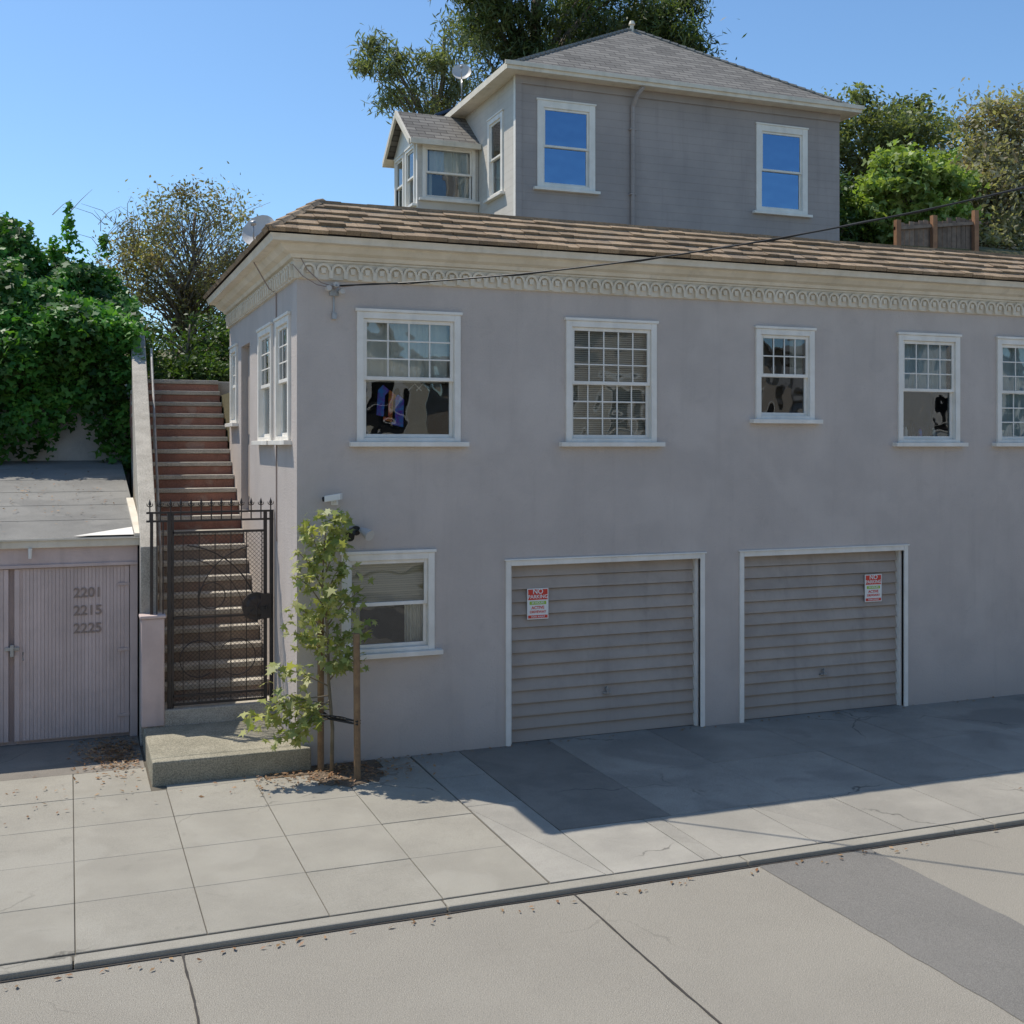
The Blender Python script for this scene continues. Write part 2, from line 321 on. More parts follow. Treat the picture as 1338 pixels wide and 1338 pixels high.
for (p,z),(q,y) in zip(pr,pr[1:]):
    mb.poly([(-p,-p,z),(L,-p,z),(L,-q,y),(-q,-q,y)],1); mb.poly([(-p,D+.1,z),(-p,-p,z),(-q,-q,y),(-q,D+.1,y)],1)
nc=5
for c in range(nc):
    for side in(0,1):
        u=-.37+c*.13; end=L if side==0 else D+.1
        while u<end:
            w=random.uniform(.12,.30); u2=min(u+w,end); g=.004
            j=random.uniform(-.008,.008)
            a=c/nc+j/.8; b=(c+1)/nc+.06
            def pt(s,lift): return (.37-.67*s+lift*.55, 5.85+.46*s+lift*.83)
            th=.050+random.uniform(-.010,.010)
            (p0,z0),(p1,z1),(p2,z2),(p3,z3)=pt(a,0),pt(b,0.002),pt(a,th),pt(b,.012)
            us=max(u+g,-p0)
            X=lambda uu,p,z:(uu,-p,z) if side==0 else (-p,uu,z)
            ut=max(us,-p1) 
            mb.hexa([X(us,p0,z0),X(u2,p0,z0),X(u2,p1,z1),X(ut,p1,z1),X(us,p2,z2),X(u2,p2,z2),X(u2,p3,z3),X(ut,p3,z3)],0)
            u=u2
u=.25
while u<L: 
    mb.box(u,u+.30,.24,.44,6.30+random.uniform(0,.006),6.335+random.uniform(0,.008),0); u+=.303
u=.45
while u<D: mb.box(.24,.44,u,u+.30,6.30+random.uniform(0,.006),6.335+random.uniform(0,.008),0); u+=.303
for k in range(5):
    a=k/5; b=(k+1.25)/5; c0=(-.40+.67*a,5.88+.46*a); c1=(-.40+.67*b,5.88+.46*b)
    w=.09
    mb.hexa([(c0[0]-w*.2,c0[0]+w,c0[1]-.015),(c0[0]+w,c0[0]-w*.2,c0[1]-.015),(c1[0]+w,c1[0]-w*.2,c1[1]-.015),(c1[0]-w*.2,c1[0]+w,c1[1]-.015),
             (c0[0],c0[0]+.05,c0[1]+.03),(c0[0]+.05,c0[0],c0[1]+.03),(c1[0]+.05,c1[0],c1[1]+.015),(c1[0],c1[0]+.05,c1[1]+.015)],0)
mb.poly([(.4,.4,6.06),(L,.4,6.06),(L,D+.1,6.06),(.4,D+.1,6.06)],2)
mb.poly([(-.3,D+.1,5.85),(L,D+.1,5.85),(L,D+.1,6.06),(.4,D+.1,6.06)],2)
mb.build('shingle_parapet_roof',apt,[ROOFB,ROOFDK,ROLL])
def hang(mb,w,h):
    for (x,mi,zz) in((.44,6,.30),(.54,7,.25),(.36,7,.36)):
        mb.extr([(x-.08,.2,zz-.05),(x+.06,.2,zz-.08),(x+.07,.2,zz+.24),(x,.2,zz+.30),(x-.06,.2,zz+.24)],(0,.02,0),mi)
    mb.tube([(.1,.25,.70),(w-.1,.25,.70)],.01,6,8)
    for x in(.75,.85): mb.tube([(x-.08,.24,.60),(x,.24,.68),(x+.08,.24,.60)],.008,5,8)
def items(mb,w,h):
    for x,hh,mi in((.30,.16,8),(.42,.24,2),(.55,.13,7),(.66,.2,2),(.78,.15,8)): mb.tube([(x,.2,.06),(x,.2,.06+hh*.7),(x,.2,.06+hh)],[.03,.03,.012],8,mi)
a=W[0]; window(apt,a[1]-a[0],a[3]-a[2],(a[0],0,a[2]),upper='curtain',lower='dark',cols=4,rows=3,extra=hang)
a=W[1]; window(apt,a[1]-a[0],a[3]-a[2],(a[0],0,a[2]),upper='blind',lower='blind',cols=5,rows=3,lowgrid=True)
a=W[2]; window(apt,a[1]-a[0],a[3]-a[2],(a[0],0,a[2]),upper='half',lower='dark',cols=4,rows=2)
a=W[3]; window(apt,a[1]-a[0],a[3]-a[2],(a[0],0,a[2]),upper='blue',lower='dark',cols=4,rows=3,extra=items)
a=W[4]; window(apt,a[1]-a[0],a[3]-a[2],(a[0],0,a[2]),upper='blue',lower='blue',cols=4,rows=3,lowgrid=True)
a=W[5]; window(apt,a[1]-a[0],a[3]-a[2],(a[0],0,a[2]),upper='blind',lower='dark',cols=4,rows=3)
a=W[6]; window(apt,a[1]-a[0],a[3]-a[2],(a[0],0,a[2]),upper='blind',lower='half',cols=0)
for a in SW: window(apt,a[1]-a[0],a[3]-a[2],(0,a[1],a[2]),rz=-math.pi/2,upper='blind',lower='curtain',cols=3,rows=3,room=(.35,0))
mb=MB(); mb.box(.10,.14,SD[0],SD[1],SD[2],SD[3]); mb.box(.085,.099,SD[0]+.12,SD[1]-.12,SD[2]+.2,SD[2]+.95); mb.box(.085,.099,SD[0]+.12,SD[1]-.12,SD[2]+1.1,SD[3]-.15)
mb.build('side_door',apt,[GDOOR],bevel=.004)
for gi,(a,b) in enumerate(G):
    mb=MB(); n=14; H=2.13; s=H/n
    for k in range(n):
        z0=k*s; z1=z0+s
        mb.extr([(a+.035,.090,z0+.008),(a+.035,.093+.005*random.random(),z0+.034),(a+.035,.13,z1),(a+.035,.15,z1),(a+.035,.15,z0+.008)],(b-a-.07,0,0),0)
    mb.box(a,a+.035,.05,.16,0,H,1); mb.box(b-.035,b,.05,.16,0,H,1); mb.box(a,b,.165,.18,0,H,2)
    xc=(a+b)/2+.02
    mb.box(xc-.05,xc+.05,.07,.10,.50,.525,3); mb.tube([(xc,.10,.56),(xc,.07,.56)],.02,8,3); mb.box(xc-.008,xc+.008,.06,.075,.50,.60,3)
    mb.build('garage_door',apt,[GDOOR,TRIM,DARKI,METG],bevel=.002)
    mb=MB(); c=.062
    mb.box(a-c,a,-.022,.04,0,H+c); mb.box(b,b+c,-.022,.04,0,H+c); mb.box(a,b,-.02,.04,H,H+c); mb.box(a-c-.02,b+c+.02,-.035,-.002,H+c+.001,H+c+.02)
    mb.build('garage_door_frame',apt,[TRIM],bevel=.003)
mb=MB()
mb.box(.36,.46,-.04,-.001,5.23,5.33,0); mb.tube([(.41,-.04,5.30),(.41,-.16,5.33)],.012,6,0)
for k,(x,z) in enumerate(((.33,5.30),(.41,5.34),(.48,5.27))):
    mb.tube([(x,-.03,z),(x,-.09,z),(x,-.10,z),(x,-.15,z)],[.015,.02,.038,.03],8,1)
mb.box(.385,.435,-.05,-.001,4.97,5.04,0)
mb.tube([(.41,-.012,5.23),(.41,-.012,5.04)],.009,6,0)
mb.tube([(-.02,-.06,5.72),(.1,-.07,5.5),(.25,-.09,5.36),(.41,-.14,5.31),(.6,-.2,5.33)],.006,5,3)
mb.tube([(-.06,-.07,5.55),(.05,-.09,5.42),(.2,-.12,5.33),(.41,-.15,5.29)],.005,5,3)
mb.tube([(-.3,1.3,5.80),(-.10,1.28,5.45),(-.015,1.28,5.40),(-.012,1.28,2.4)],.008,5,3)
mb.build('service_entrance_fixture',apt,[METG,DISHM,BLACKP,NUMB],smooth=False)
cam_e=empty('security_camera',(.42,0,2.93)); mb=MB()
mb.box(-.04,.04,-.015,0,-.04,.04); mb.tube([(0,-.015,0),(0,-.08,0),(-.02,-.10,.03)],.012,6,0)
mb.hexa([(-.14,-.12,-.0),(-.09,-.05,.0),(.06,-.14,.03),(.02,-.21,.03),(-.14,-.12,.07),(-.09,-.05,.07),(.06,-.14,.10),(.02,-.21,.10)],0)
mb.tube([(-.115,-.085,.035),(-.15,-.07,.03)],.028,10,1)
mb.build('camera_body',cam_e,[WHITEP,BLACKP],bevel=.005)
fl=empty('flood_light',(.66,0,2.60)); mb=MB()
mb.tube([(0,0,0),(0,-.03,0)],.055,12,1)
for sx in(-1,1):
    mb.tube([(0,-.03,0),(sx*.05,-.07,0)],.012,6,1)
    mb.tube([(sx*.05,-.06,.01),(sx*.07,-.10,-.005),(sx*.12,-.19,-.05)],[.03,.045,.065],12,1 if sx<0 else 2)
mb.build('lamp_heads',fl,[WHITEP,BLACKP,DISHM],smooth=False)
for (x,z,w,h) in((2.775,1.47,.275,.37),(7.70,1.44,.275,.37)):
    s=empty('no_parking_sign',(x,.078,z)); mb=MB()
    mb.box(0,w,-.003,.006,0,h,0); mb.box(.012,w-.012,-.0052,-.0031,h*.63,h-.012,1); mb.box(.012,w-.012,-.0052,-.0031,.012,h*.13,1); mb.box(.03,w-.03,-.0052,-.0031,h*.475,h*.58,2)
    mb.build('sign_plate',s,[SIGNW,SIGNR,SIGNG])
    text('NO',.085,SIGNW,s,(w/2,-.006,h*.825),name='sign_lettering'); text('PARKING',.062,SIGNW,s,(w/2,-.006,h*.675),name='sign_lettering')
    text('24 HOURS',.036,SIGNW,s,(w/2,-.006,h*.50),name='sign_lettering'); text('ACTIVE',.05,SIGNR,s,(w/2,-.004,h*.33),name='sign_lettering'); text('DRIVEWAY',.042,SIGNR,s,(w/2,-.004,h*.20),name='sign_lettering')
    text('TOW AWAY',.032,SIGNW,s,(w/2,-.006,h*.05),name='sign_lettering')
def dish(name,loc,r,rz,mast):
    e=empty(name,loc); mb=MB(); n=20; rings=5
    T=Matrix.Rotation(rz,4,'Z')@Matrix.Rotation(math.radians(62),4,'X')
    for k in range(rings+1):
        rr=r*k/rings
        for j in range(n): mb.v.append(tuple(T@Vector((rr*math.cos(2*math.pi*j/n),rr*1.08*math.sin(2*math.pi*j/n),.35*rr*rr/r))))
    for k in range(rings):
        for j in range(n):
            mb.f.append((k*n+j,k*n+(j+1)%n,(k+1)*n+(j+1)%n,(k+1)*n+j)); mb.m.append(0)
    mb.tube([T@Vector((0,-r,.3*r)),T@Vector((0,-r*.7,r*.7)),T@Vector((0,-.1*r,r*1.05))],.012,6,1)
    mb.tube([T@Vector((0,-.12*r,r*.95)),T@Vector((0,-.02*r,r*1.15))],.035,8,1)
    mb.tube([T@Vector((0,0,-.02)),T@Vector((0,0,-.12)),(0,0,-.2),(0,.0,-mast)],.022,8,1); mb.box(-.08,.08,-.08,.08,-mast-.02,-mast,1)
    mb.build('dish_reflector',e,[DISHM,METG],smooth=True)
dish('satellite_dish',(-.10,1.9,6.22),.22,math.radians(-35),.28)
dish('satellite_dish',(5.62,11.0,11.65),.21,math.radians(-20),.65)

# ================================================================ UPPER HOUSE
hs=empty('hillside_house')
hx0,hx1,hy0,hy1,he=5.73,13.26,8.0,13.0,10.78
uw=[(6.16,7.40,8.60,10.30),(11.14,12.42,8.5,10.33)]
mb=MB()
wallgrid(mb,hx0,hx1,4.5,he,[(a+.05,b-.05,c+.03,d-.05) for a,b,c,d in uw],lambda u,d,z:(u,hy0+d,z),.12,0)
wallgrid(mb,hy0,hy1,4.5,he,[(8.75,9.55,8.65,10.22)],lambda u,d,z:(hx0+d,u,z),.12,1)
mb.poly([(hx1,hy0,4.5),(hx1,hy1,4.5),(hx1,hy1,he),(hx1,hy0,he)],0); mb.poly([(hx0,hy1,4.5),(hx1,hy1,4.5),(hx1,hy1,he),(hx0,hy1,he)],0)
mb.build('siding_walls',hs,[SIDING,SIDINGL])
mb=MB(); 
mb.box(hx0-.025,hx0+.10,hy0-.025,hy0-.002,4.5,he-.003,0); mb.box(hx0-.024,hx0-.002,hy0,hy0+.1,4.5,he-.002,1)
mb.box(hx0,hx1,hy0-.03,hy0-.003,he-.2,he-.005,0)
mb.build('corner_boards',hs,[SIDING,TRIM])
for a,b,c,d in uw: window(hs,b-a,d-c,(a,hy0,c),upper='dark',lower='dark',cols=0,case=.13,glass=GLASSB,trim=TRIM)
window(hs,.86,1.62,(hx0,9.58,8.62),rz=-math.pi/2,upper='dark',lower='curtain',cols=0,case=.10,room=(.4,0))
ov=.27; ex0,ex1,ey0,ey1=hx0-ov,hx1+ov,hy0-ov,hy1+ov; rz_=12.93; rl,rr=9.38,9.62; ry=10.5
ez=he+.06
mb=MB()
sl=math.hypot(ry-ey0,rz_-ez); s2=math.hypot(rl-ex0,rz_-ez)
mb.poly([(ex0,ey0,ez),(ex1,ey0,ez),(rr,ry,rz_),(rl,ry,rz_)],0,[(ex0,0),(ex1,0),(rr,sl),(rl,sl)])
mb.poly([(ex1,ey1,ez),(ex0,ey1,ez),(rl,ry,rz_),(rr,ry,rz_)],0,[(ex1,0),(ex0,0),(rl,sl),(rr,sl)])
mb.poly([(ex0,ey1,ez),(ex0,ey0,ez),(rl,ry,rz_)],0,[(ey1,0),(ey0,0),(ry,s2)])
mb.poly([(ex1,ey0,ez),(ex1,ey1,ez),(rr,ry,rz_)],0,[(ey0,0),(ey1,0),(ry,s2)])
mb.poly([(ex0,ey0,he-.04),(ex1,ey0,he-.04),(ex1,ey1,he-.04),(ex0,ey1,he-.04)],1)
for A,B in(((ex0,ey0,ez),(rl,ry,rz_)),((ex1,ey0,ez),(rr,ry,rz_)),((ex0,ey1,ez),(rl,ry,rz_)),((ex1,ey1,ez),(rr,ry,rz_)),((rl,ry,rz_),(rr,ry,rz_))):
    A=Vector(A);B=Vector(B); n=max(1,int((B-A).length/.2))
    for k in range(n): mb.tube([A.lerp(B,k/n)+Vector((0,0,.0)),A.lerp(B,(k+1.15)/n)],[.05,.03],6,2)
mb.box(ex0-.06,ex1+.06,ey0-.07,ey0+.02,he-.05,he+.075,1); mb.box(ex0-.065,ex0+.02,ey0+.021,ey1,he-.05,he+.075,1); mb.box(ex1-.02,ex1+.06,ey0+.021,ey1,he-.05,he+.075,1)
mb.box(ex0-.1,ex1+.1,ey0-.105,ey0-.071,he+.02,he+.10,1)
mb.tube([(9.5,10.5,12.88),(9.5,10.5,13.06)],.045,8,1); mb.tube([(9.5,10.5,13.06),(9.5,10.5,13.14)],[.08,.05],8,1)
mb.build('hip_roof',hs,[ROOFG,CREAM,ROLL])
mb=MB(); mb.tube([(8.35,ey0+.0,he-.05),(8.25,ey0+.08,he-.2),(8.22,hy0-.05,he-.42),(8.22,hy0-.05,5)],.045,8,0)
for z in(9.9,8.6): mb.box(8.15,8.29,hy0-.09,hy0-.003,z,z+.03,0)
mb.build('downspout',hs,[SIDING])
bx0,bx1,by0,by1,be=4.38,5.72,10.2,12.0,9.95
mb=MB()
wallgrid(mb,bx0,bx1,4.5,be,[(4.56,5.58,8.76,9.78)],lambda u,d,z:(u,by0+d,z),.12,0)
wallgrid(mb,by0,by1,4.5,be,[(10.38,10.98,8.64,9.78),(11.23,11.82,8.64,9.78)],lambda u,d,z:(bx0+d,u,z),.12,1)
mb.poly([(bx0,by1,4.5),(bx1,by1,4.5),(bx1,by1,be),(bx0,by1,be)],0)
ym=(by0+by1)/2; gz=10.72
mb.poly([(bx0,by0,be),(bx0,by1,be),(bx0,ym,gz-.05)],1)
mb.build('bay_walls',hs,[SIDINGL,TRIM])
window(hs,1.16,1.14,(4.49,by0,8.70),upper='curtain',lower='half',cols=0,case=.07,glass=GLASS,room=(.4,0))
window(hs,.7,1.24,(bx0,11.03,8.6),rz=-math.pi/2,upper='curtain',lower='curtain',cols=0,case=.06,room=(.3,0)); window(hs,.7,1.24,(bx0,11.88,8.6),rz=-math.pi/2,upper='curtain',lower='curtain',cols=0,case=.06,room=(.3,0))
mb=MB(); f=.16; xa=bx0-.2
S=math.hypot(ym-by0+f,gz-be+.15)
for sy,yy in((-1,by0-f),(1,by1+f)):
    mb.poly([(xa,yy,be-.08),(bx1+.6,yy,be-.08),(bx1+.6,ym,gz),(xa,ym,gz)],0,[(xa,0),(bx1+.6,0),(bx1+.6,S),(xa,S)])
    mb.hexa([(xa-.03,yy,be-.20),(xa+.02,yy,be-.20),(xa+.02,ym,gz-.14),(xa-.03,ym,gz-.14),(xa-.03,yy,be-.075),(xa+.02,yy,be-.075),(xa+.02,ym,gz+.01),(xa-.03,ym,gz+.01)],1)
    mb.box(xa,bx1-.01,yy-(.07 if sy<0 else 0),yy+(.07 if sy>0 else 0),be-.18,be-.07,1)
    mb.poly([(xa,yy,be-.16),(bx1,yy,be-.16),(bx1,(by0 if sy<0 else by1),be-.05),(xa,(by0 if sy<0 else by1),be-.05)],1)
mb.build('bay_gable_roof',hs,[ROOFG,CREAM])
mb=MB(); mb.hexa([(5.35,11.9,10.95),(5.35,13.0,10.95),(6.5,13.0,11.45),(6.5,11.9,11.45),(5.3,11.9,11.0),(5.3,13.0,11.0),(6.45,13.0,11.5),(6.45,11.9,11.5)]); mb.build('solar_panel',hs,[SOLAR],bevel=.01)

# ================================================================ STAIRS
st=empty('concrete_staircase')
mb=MB(); R=.192; T=.25; n=22
mb.box(-1.42,-.003,1.42,1.92,.0,.43,0)
y=1.90; z=.43
for k in range(n):
    y0=y+k*T; z0=z+k*R; z1=z0+R; zt=z1-.065
    mb.box(-1.42,-.003,y0-.03,y0+T,zt,z1+random.uniform(-.003,.003),0)
    mb.box(-1.42,-.003,y0+.0,y0+T+.02,max(0,z0-.4),zt-.001,1 if k>8 else 2)
ztop=z+n*R; ytop=y+n*T
mb.box(-1.42,.6,ytop,ytop+1.6,3.8,ztop-.002,0)
mb.build('steps',st,[STEPC,RISER,RISERG],bevel=.012,seg=2)
mb=MB()
mb.hexa([(-1.56,1.62,-.05),(-1.36,1.62,-.05),(-1.14,7.9,-.05),(-1.37,7.9,-.05),(-1.56,1.62,2.35),(-1.36,1.62,2.35),(-1.14,7.9,5.45),(-1.37,7.9,5.45)],0)
mb.box(-1.56,-1.30,1.40,1.615,.25,1.52,1); mb.box(-1.58,-1.28,1.38,1.635,1.521,1.56,1)
mb.build('stair_side_wall',st,[STEPC,SHEDW],bevel=.012,seg=2)
mb=MB(); mb.box(-1.54,-.003,.0,1.415,-.03,.245,0); mb.box(-1.54,.13,-.16,-.002,-.03,.245,0)
mb.build('entry_landing',st,[MOSSY],bevel=.02,seg=2)
mb=MB()
P=lambda yy,h:(-1.27+(yy-1.9)*.035,yy,.43+max(0,yy-1.9)*.768+h)
mb.tube([P(3.0,.1),P(3.0,.85),P(7.0,.80),P(7.1,.2)],.018,8,0)
for yy in(4.4,5.8): mb.tube([P(yy,.05),P(yy,.83)],.013,6,0)
mb.build('handrail',st,[RAILM])

# ================================================================ GATE
gt=empty('wrought_iron_gate',(0,1.5,0)); mb=MB()
zb,zt=.47,2.66
def vb(x,a,b,w=.012,y=0): mb.box(x-w,x+w,y-w,y+w,a,b)
for x,w in((-1.44,.018),(-1.24,.022),(-1.20,.014),(-.11,.02),(-.035,.022)): vb(x,.27,zt+.10,w)
for z in(zt,zt+.10): mb.box(-1.50,-.01,-.016,.016,z-.012,z+.012)
for z in(zt-.14,): mb.box(-1.2,-.11,-.014,.014,z-.014,z+.014)
for z in(zb,zb+.10,1.5,): mb.box(-1.2,-.11,-.014,.014,z-.014,z+.014)
for z in(zb+.3,): mb.box(-1.44,-1.24,-.012,.012,z-.012,z+.012)
x=-1.46
while x<-.02:
    vb(x,zt,zt+.19,.007)
    zz=zt+.19
    mb.tube([(x,0,zz-.01),(x,0,zz+.012),(x,0,zz+.075)],[.007,.02,.001],6); 
    for sg in(-1,1): mb.tube([(x,0,zz-.02),(x+sg*.03,0,zz-.005),(x+sg*.034,0,zz+.022)],[.006,.006,.004],4)
    x+=.118
x=-1.08
while x<-.15: vb(x,zb,zt-.14,.005); x+=.186
for x in(-1.38,-1.31): vb(x,.3,zt,.007)
s=.052; gx0,gx1,gz0,gz1=-1.2,-.11,zb,zt-.14; Wd=gx1-gx0; Hd=gz1-gz0
def clipline(c,sg):
    pts=[]
    for xx in(gx0,gx1):
        zz=gz0+c+sg*(xx-gx0)
        if gz0<=zz<=gz1: pts.append((xx,zz))
    for zz in(gz0,gz1):
        xx=gx0+(zz-gz0-c)/sg
        if gx0<xx<gx1: pts.append((xx,zz))
    return pts[:2] if len(pts)>=2 else None
c=-Wd
while c<Hd+Wd:
    for sg in(1,-1):
        q=clipline(c,sg)
        if q: mb.tube([(q[0][0],.012+.003*sg,q[0][1]),(q[1][0],.012+.003*sg,q[1][1])],.0023,4,0,False)
    c+=s
def arc(cx,cz,r,a0,a1,w=.009,y=-.01,k=18): mb.tube([(cx+r*math.cos(a0+(a1-a0)*i/k),y,cz+r*math.sin(a0+(a1-a0)*i/k)) for i in range(k+1)],w,6)
arc(-1.15,1.42,.95,0.05,1.45); arc(-1.15,1.42,.80,.05,1.4,.006); arc(-.16,1.60,.75,math.pi/2+.2,math.pi-.05,.007)
arc(-.75,1.75,.16,0,2*math.pi,.007); arc(-.9,1.0,.22,.5,5.4,.007); arc(-.45,1.0,.22,-2.3,2.6,.007)
mb.tube([(-.22,-.03,1.60),(-.22,.03,1.60)],.17,24); mb.tube([(-.22,-.045,1.60),(-.22,-.03,1.60)],[.10,.13],20)
for k in range(8):
    a=k*math.pi/4; mb.tube([(-.22,-.05,1.60),(-.22+.15*math.cos(a),-.04,1.60+.15*math.sin(a))],.008,5)
mb.box(-.17,-.05,-.05,.03,1.45,1.75)
mb.box(-.12,-.10,-.09,-.05,1.56,1.60)
mb.build('gate_ironwork',gt,[IRON])

# ================================================================ SHED
sd=empty('street_garage_shed')
SX1=-1.565; SX0=-8.0; sy=2.1
mb=MB(); 
mb.box(SX0,SX1,sy+.08,7.0,-.02,2.42,0)
mb.box(SX1-.09,SX1,sy,sy+.079,-.02,2.12,0)
mb.box(SX0,SX1,sy-.005,sy+.079,2.12,2.36,0); mb.box(SX0,SX1,sy-.03,sy-.006,2.10,2.14,0); mb.box(SX0,SX1+.02,sy-.07,sy-.031,2.34,2.43,1) 
mb.box(SX0,SX1+.02,sy-.0305,sy-.006,2.345,2.425,1)
mb.build('shed_walls',sd,[SHEDW,CREAM],bevel=.004)
mb=MB()
for (a,b) in((-2.95,-1.665),(-4.3,-3.02),(-6.3,-5.0)):
    x=a
    while x<b-.01:
        w=min(.0405,b-x-.002); mb.box(x,x+w-.004,sy+.02,sy+.05,.05,2.09,0); x+=w+.0005
    mb.box(a-.002,b,sy+.03,sy+.07,.04,2.095,0)
    mb.box(a-.004,a+.05,sy+.005,sy+.0195,.05,2.09,0) ; mb.box(b-.05,b,sy+.005,sy+.0195,.05,2.09,0)
mb.box(-5.0,-4.3,sy+.01,sy+.079,0,2.11,0); mb.box(-8.0,-6.3,sy+.01,sy+.079,0,2.11,0)
mb.build('plank_doors',sd,[SHEDP])
mb=MB(); mb.box(-3.06,-2.9,sy-.02,sy+.004,1.13,1.17,0); mb.box(-3.0,-2.96,sy-.04,sy-.005,1.06,1.20,0); mb.tube([(-2.86,sy-.0,1.10),(-2.86,sy-.04,1.11),(-2.86,sy-.04,1.02),(-2.86,sy,1.01)],.008,6,0)
for z in(.25,1.05,1.85): mb.box(-1.80,-1.66,sy-.006,sy+.004,z,z+.035,1)
mb.tube([(-2.78,sy-.09,2.34),(-2.78,sy-.09,2.22)],[.025,.02],8,2)
mb.build('door_hardware',sd,[METG,SHEDW,WHITEP],bevel=.002)
for b,z in(('2201',1.725),('2215',1.51),('2225',1.295)): text(b,.165,NUMB,sd,(-2.14,sy+.012,z),name='address_number',extr=.004)
mb=MB()
n=14
for i in range(n):
    a=i/n; b=(i+1)/n; ya=2.0+5.6*a; yb=2.0+5.6*b; za=2.45+.86*a; zb_=2.45+.86*b
    mb.poly([(SX0,ya,za),(SX1+.03,ya,za),(SX1+.03,yb,zb_+.0),(SX0,yb,zb_)],0)
for yy in(3.0,3.95,4.9,5.85,6.8):
    zz=2.45+.86*(yy-2)/5.6; mb.hexa([(SX0,yy,zz+.001),(SX1,yy,zz+.001),(SX1,yy+.9,zz+.139),(SX0,yy+.9,zz+.139),(SX0,yy,zz+.004),(SX1,yy,zz+.004),(SX1,yy+.9,zz+.141),(SX0,yy+.9,zz+.141)],0)
mb.poly([(SX0,2.0,2.43),(SX1+.03,2.0,2.43),(SX1+.03,2.0,2.45),(SX0,2.0,2.45)],1)
mb.poly([(SX1+.03,2.0,2.3),(SX1+.03,7.6,2.3),(SX1+.03,7.6,3.31),(SX1+.03,2.0,2.45)],1)
mb.hexa([(SX1-.04,2.0,2.455),(SX1+.05,2.0,2.455),(SX1+.05,4.2,2.79),(SX1-.04,4.2,2.79),(SX1-.04,2.0,2.49),(SX1+.05,2.0,2.49),(SX1+.05,4.2,2.83),(SX1-.04,4.2,2.83)],1)
mb.poly([(-2.3,2.02,2.475),(SX1-.05,2.02,2.475),(SX1-.05,2.45,2.54)],2)
mb.build('roll_roof',sd,[ROLL,CREAM,TRIM])

# ================================================================ GROUND
mb=MB(); mb.poly([(-600,-600,-.35),(600,-600,-.35),(600,900,-.35),(-600,900,-.35)]); mb.build('ground',None,[DRYG])
mb=MB(); mb.poly([(-60,-4.27,-.05),(-60,-13,-.05),(60,-13,-.05),(60,-4.27,-.05)])
mb.build('road',None,[ROAD])
mb=MB(); 
k=60; yy=[-4.28-8.7*i/k for i in range(k+1)]
Lp=[(3.16+.02*(-y_-4.28)+.02*noise.noise(Vector((1,y_*4,0))),y_,-.046) for y_ in yy]; Rp=[(4.32+.01*(-y_-4.28)+.02*noise.noise(Vector((7,y_*4,0))),y_,-.046) for y_ in yy]
for i in range(k): mb.poly([Lp[i],Rp[i],Rp[i+1],Lp[i+1]])
mb.build('road_asphalt_patch',None,[ASPH])
mb=MB()
def crackline(x,ya,yb,w,amp,z=-.042):
    k=int(abs(yb-ya)/.06); L_=[];R_=[]
    for i in range(k+1):
        yy=ya+(yb-ya)*i/k; dx=amp*(noise.noise(Vector((x*3,yy*1.3,0)))+.4*noise.noise(Vector((x,yy*9,3)))); ww=w*(.55+.8*abs(noise.noise(Vector((x,yy*6,9)))))
        L_.append((x+dx-ww,yy,z)); R_.append((x+dx+ww,yy,z))
    for i in range(k): mb.poly([L_[i],R_[i],R_[i+1],L_[i+1]])
for x in(-10.7,-7.6,-4.6,-1.6,1.43,7.5,10.5): crackline(x,-4.28,-13,.010,.012)
k=400
for i in range(k):
    xa=-20+40*i/k; xb=-20+40*(i+1)/k
    ya=-4.28-.010*(1+noise.noise(Vector((xa*2,0,0)))); yb=-4.28-.010*(1+noise.noise(Vector((xb*2,0,0))))
    mb.poly([(xa,-4.262,-.043),(xb,-4.262,-.043),(xb,yb,-.043),(xa,ya,-.043)])
mb.build('road_joint_lines',None,[TAR])
mb=MB(); x=-30
while x<40:
    w=random.choice([1.82,2.7,3.0]); mb.box(x,x+w-.008,-4.26,-4.109,-.2,-.002+random.uniform(-.002,.002)); x+=w
mb.build('kerb',None,[CONC],bevel=.015,seg=2)
mb=MB(); mb.poly([(-40,-4.2,-.012),(40,-4.2,-.012),(40,7.5,-.012),(-40,7.5,-.012)]); mb.build('pavement_bed',None,[BED])
mb=MB(); rows=[-4.10,-3.16,-2.20,-1.26,-.34]
xs=[-2.31+.90*i for i in range(-32,5)]
for a,b in zip(xs,xs[1:]):
    for c,d in zip(rows,rows[1:]):
        g=.0035; j=random.uniform(-.002,.002)
        if abs(b-1.29)<.02 and c<-2:   # tapered slab beside the driveway flare
            e0=b-.55*(0 if c<-3.5 else 1)*0
        mb.box(a+g,b-g,c+g,d-g,-.06,j)
for a,b in zip(xs,xs[1:]):
    if b<-1.55: mb.box(a+.004,b-.004,-.335,.6,-.06,random.uniform(-.002,.002))
mb.box(-2.306,-1.56,-.335,.6,-.06,0)
mb.box(-1.40,-.40,-.335,-.17,-.06,0); mb.box(.9,1.28,-.335,-.004,-.06,0)
mb.build('sidewalk',None,[CONC],bevel=.004)
mb=MB(); xs=[1.88,2.74,2.92,3.9,4.85,5.8,6.8,7.8,8.8,9.9,11,12,13.5,15,18,22,30]
def prism(pts,j): mb.extr([(x_,y_,-.06) for x_,y_ in pts],(0,0,.06+j))
prism([(1.305,-4.10),(1.80,-4.10),(1.305,-2.10)],.001); prism([(1.81,-4.10),(1.876,-4.10),(1.876,-2.0),(1.306,-2.0),(1.306,-2.07)],-.001)
